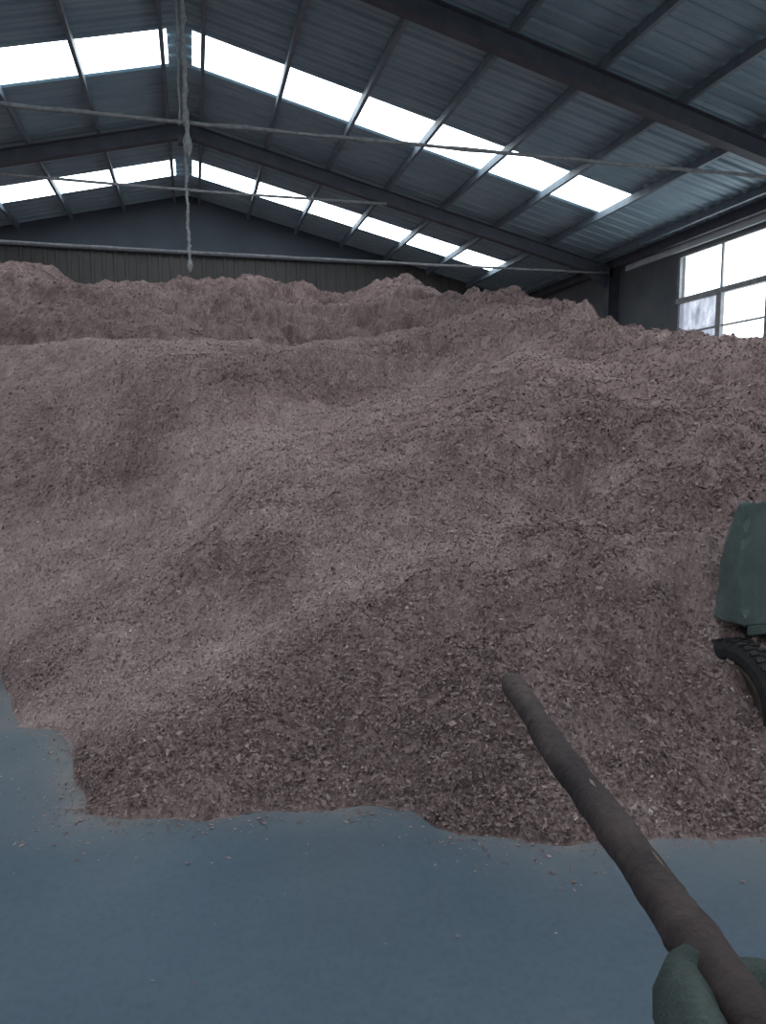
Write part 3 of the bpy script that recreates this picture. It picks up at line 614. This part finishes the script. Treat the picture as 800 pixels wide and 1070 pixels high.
def wheel(x, sgn):
    R_ = .30; cy, cz = 2.77, -1.3
    def lathe(prof, seg=64):
        bm = bmesh.new(); rings = []
        for k in range(seg):
            a = 2*math.pi*k/seg; rings.append([bm.verts.new((px, math.cos(a)*pr, math.sin(a)*pr)) for px, pr in prof])
        for k in range(seg):
            A, Bq = rings[k], rings[(k+1) % seg]
            for i in range(len(prof)-1): bm.faces.new((A[i], A[i+1], Bq[i+1], Bq[i]))
        return bm
    w = .055
    bm = lathe([(-w*.7, R_*.66), (-w, R_*.74), (-w*1.05, R_*.86), (-w*.85, R_*.96), (-w*.5, R_-.006), (0, R_-.003), (w*.5, R_-.006), (w*.85, R_*.96), (w*1.05, R_*.86), (w, R_*.74), (w*.7, R_*.66), (0, R_*.64), (-w*.7, R_*.66)])
    for k in range(44):                       # tread lugs
        a = 2*math.pi*k/44
        for s_ in (-1, 1):
            aa = a+s_*.03
            m4 = Matrix.Rotation(aa, 4, 'X'); t = bmesh.new()
            box(t, (min(s_*.004, s_*w*.92), -.010, R_-.012), (max(s_*.004, s_*w*.92), .010, R_+.004))
            for v in t.verts: v.co = m4 @ v.co
            mm = bpy.data.meshes.new('t'); t.to_mesh(mm); t.free(); bm.from_mesh(mm); bpy.data.meshes.remove(mm)
    wroot = cpart('wheel', bm, M['rubber'], org=(0, 0, 0)); wroot.location = (x-3.0, cy-3.3, cz-FLOOR)
    rim = lathe([(-w*.7, R_*.655), (-w*.75, R_*.60), (-w*.3, R_*.55), (-w*.2, R_*.35), (-w*.5, R_*.2), (-w*.6, R_*.06), (-w*.6, .001), (w*.6, .001), (w*.5, R_*.2), (w*.2, R_*.35), (w*.3, R_*.55), (w*.75, R_*.60), (w*.7, R_*.655)])
    obj('rim', rim, M['rim'], wroot, False)
    hub = bmesh.new(); tube(hub, [(-.075, 0, 0), (.075, 0, 0)], .035, 14); obj('hub', hub, M['cartsteel'], wroot)
wheel(2.46, 1); wheel(3.70, -1)

# ---------------------------------------------------------------- sack of chips with a pole stuck in it
SC = Vector((.664, .424, 0)); SA, SB = .235, .215
rngs = random.Random(8)
def ring(a, scale_x, scale_y, z, wob=0, seed=0, fold=0):
    c, s = math.cos(a), math.sin(a); e = .36
    x = math.copysign(abs(c)**e, c)*scale_x; y = math.copysign(abs(s)**e, s)*scale_y
    k = 1+wob*(math.sin(5*a+seed)+.6*math.sin(9*a+seed*2.3)+.4*math.sin(17*a+seed))
    ca, sa = math.cos(-.28), math.sin(-.28); x, y = x*k, y*k
    return Vector((SC.x+x*ca-y*sa, SC.y+x*sa+y*ca, z-.030*min(1, max(0, (z+1.3)/.5))-.0611*x/SA*min(1, max(0, (z+1.55)/.6))+fold*(math.sin(3*a+seed)+.5*math.sin(7*a+1.3*seed)+.5*math.sin(13*a)+.3*math.sin(23*a+seed))))
def sack():
    bm = bmesh.new(); seg = 120; rings = []
    prof = [(.55, FLOOR+.002, 0, 0), (.93, FLOOR+.004, .004, 0), (1.0, FLOOR+.06, .01, 0), (1.03, FLOOR+.25, .012, 0), (1.04, FLOOR+.5, .016, 0), (1.02, FLOOR+.72, .018, .004), (.99, FLOOR+.82, .02, .006),
            (.97, -.735, .02, .008), (1.00, -.72, .02, .008), (1.035, -.70, .018, .01), (1.04, -.665, .018, .01), (1.0, -.628, .02, .010), (.95, -.610, .02, .010), (.88, -.612, .03, .016), (.80, -.632, .03, .014), (.76, -.655, .02, .010), (.74, -.70, .01, .004), (.74, -.76, .01, 0)]
    for i, (k, z, wob, fold) in enumerate(prof):
        rings.append([bm.verts.new(ring(2*math.pi*j/seg, SA*k, SB*k, z, wob, 1.1+z*2.0, fold)) for j in range(seg)])
    for A, Bq in zip(rings, rings[1:]):
        for j in range(seg): bm.faces.new((A[j], A[(j+1) % seg], Bq[(j+1) % seg], Bq[j]))
    bm.faces.new(rings[0][::-1])
    return bm
sk = obj('chip_sack', sack(), M['sack'], None, True)
tag(sk, 'green woven sack with a rolled rim standing open on the floor at lower right', 'sack')
# its filling of chips
rng = np.random.default_rng(9); co = []; fc = []
g = 46
gi = {}
for i in range(g+1):
    for j in range(g+1):
        u, v = -1+2*i/g, -1+2*j/g
        if abs(u)**3.6+abs(v)**3.6 < 1.02:
            ca, sa = math.cos(-.28), math.sin(-.28); lx, ly = u*SA*.79, v*SB*.79; x, y = SC.x+lx*ca-ly*sa, SC.y+lx*sa+ly*ca
            z = -.705-.0611*(x-SC.x)/SA+.03*(1-u*u)*(1-v*v)+.010*float(vnoise(x, y, .06, 71))+.006*float(vnoise(x, y, .02, 72))
            gi[(i, j)] = len(co); co.append((x, y, z))
for i in range(g):
    for j in range(g):
        k = [(i, j), (i+1, j), (i+1, j+1), (i, j+1)]
        if all(t in gi for t in k): fc.append([gi[t] for t in k])
nb = len(co); base = list(co)
for _ in range(2600):
    x, y, z = base[rng.integers(nb)]; x += rng.uniform(-.01, .01); y += rng.uniform(-.01, .01)
    n = Vector(rng.normal(0, .5, 3)); n.z = abs(n.z)+.5; n.normalize(); a = n.orthogonal().normalized(); a.rotate(Matrix.Rotation(rng.uniform(0, 6.28), 3, n)); b_ = n.cross(a)
    L = rng.uniform(.004, .011); W_ = L*.5; c = Vector((x, y, z+.003)); k = len(co)
    co += [tuple(c-a*L), tuple(c-b_*W_), tuple(c+a*L), tuple(c+b_*W_)]; fc.append([k, k+1, k+2, k+3])
me = bpy.data.meshes.new('sack_filling'); me.from_pydata(co, [], fc)
tn = np.full(len(co), .35); tn[nb:] = np.repeat(rng.beta(1.6, 2.6, (len(co)-nb)//4), 4)
me.attributes.new('tone', 'FLOAT', 'POINT').data.foreach_set('value', tn)
o = link('sack_filling', me, M['chips']); tag(o, 'dark brown wood chips filling the green sack', 'wood chips', kind='stuff')

def pole():
    A = Vector((.618, 1.337, -.523)); Bp = Vector((.536, .575, -.600)); d = (Bp-A)
    E_ = Bp+d.normalized()*.0
    end = Vector((.510, .318, -.628))
    pts = []; rads = []
    n = 90
    for i in range(n+1):
        t = i/n
        p = A.lerp(Bp, t/.75) if t < .75 else Bp.lerp(end, (t-.75)/.25)
        bow = Vector((-.004*math.sin(t*4.2)+.0015*math.sin(t*17), .0, .0015*math.sin(t*13+1)))
        pts.append(p+bow)
        r = .0225+.0100*t+.0012*math.sin(t*31)+.0008*math.sin(t*67)
        if .0 <= t < .012: r *= .80
        for kt, kr in ((.18, .0022), (.33, .0028), (.55, .0022), (.66, .003)): r += kr*.7*math.exp(-((t-kt)/.012)**2)
        rads.append(r)
    # soften the corner
    for _ in range(8):
        pts = [pts[0]]+[(pts[i-1]+pts[i]*2+pts[i+1])/4 for i in range(1, n)]+[pts[-1]]
    bm = bmesh.new(); tube(bm, pts, rads, 20, jit=.035, rng=random.Random(3))
    return bm, pts, rads
bm, pp, pr_ = pole()
po = obj('wooden_pole', bm, M['bark'], None, True)
tag(po, 'dark rough wooden pole jutting out of the green sack towards the heap', 'pole')
# two pale scuffs where the bark is rubbed off
for t, ln, ang in ((.57, .016, 1.9), (.52, .010, 2.3), (.40, .012, 1.5)):
    i = int(t*90); p = pp[i]; tg = (pp[i+1]-pp[i-1]).normalized()
    u_ = Vector((0, 0, 1)); u_ = (u_-tg*u_.dot(tg)).normalized(); s_ = tg.cross(u_)
    nrm = (u_*math.sin(ang)+s_*math.cos(ang)); c = p+nrm*(pr_[i]*1.0); w_ = nrm.cross(tg)
    bm = bmesh.new()
    prism(bm, [c-tg*ln, c-tg*ln*.5+w_*.0022, c+tg*ln*.3+w_*.0016, c+tg*ln, c+tg*ln*.5-w_*.0012, c-tg*ln*.1-w_*.0026, c-tg*ln*.6-w_*.0014], nrm*.0015)
    obj('scuff', bm, M['bare'], po)['label'] = 'pale scuff with the bark rubbed off'
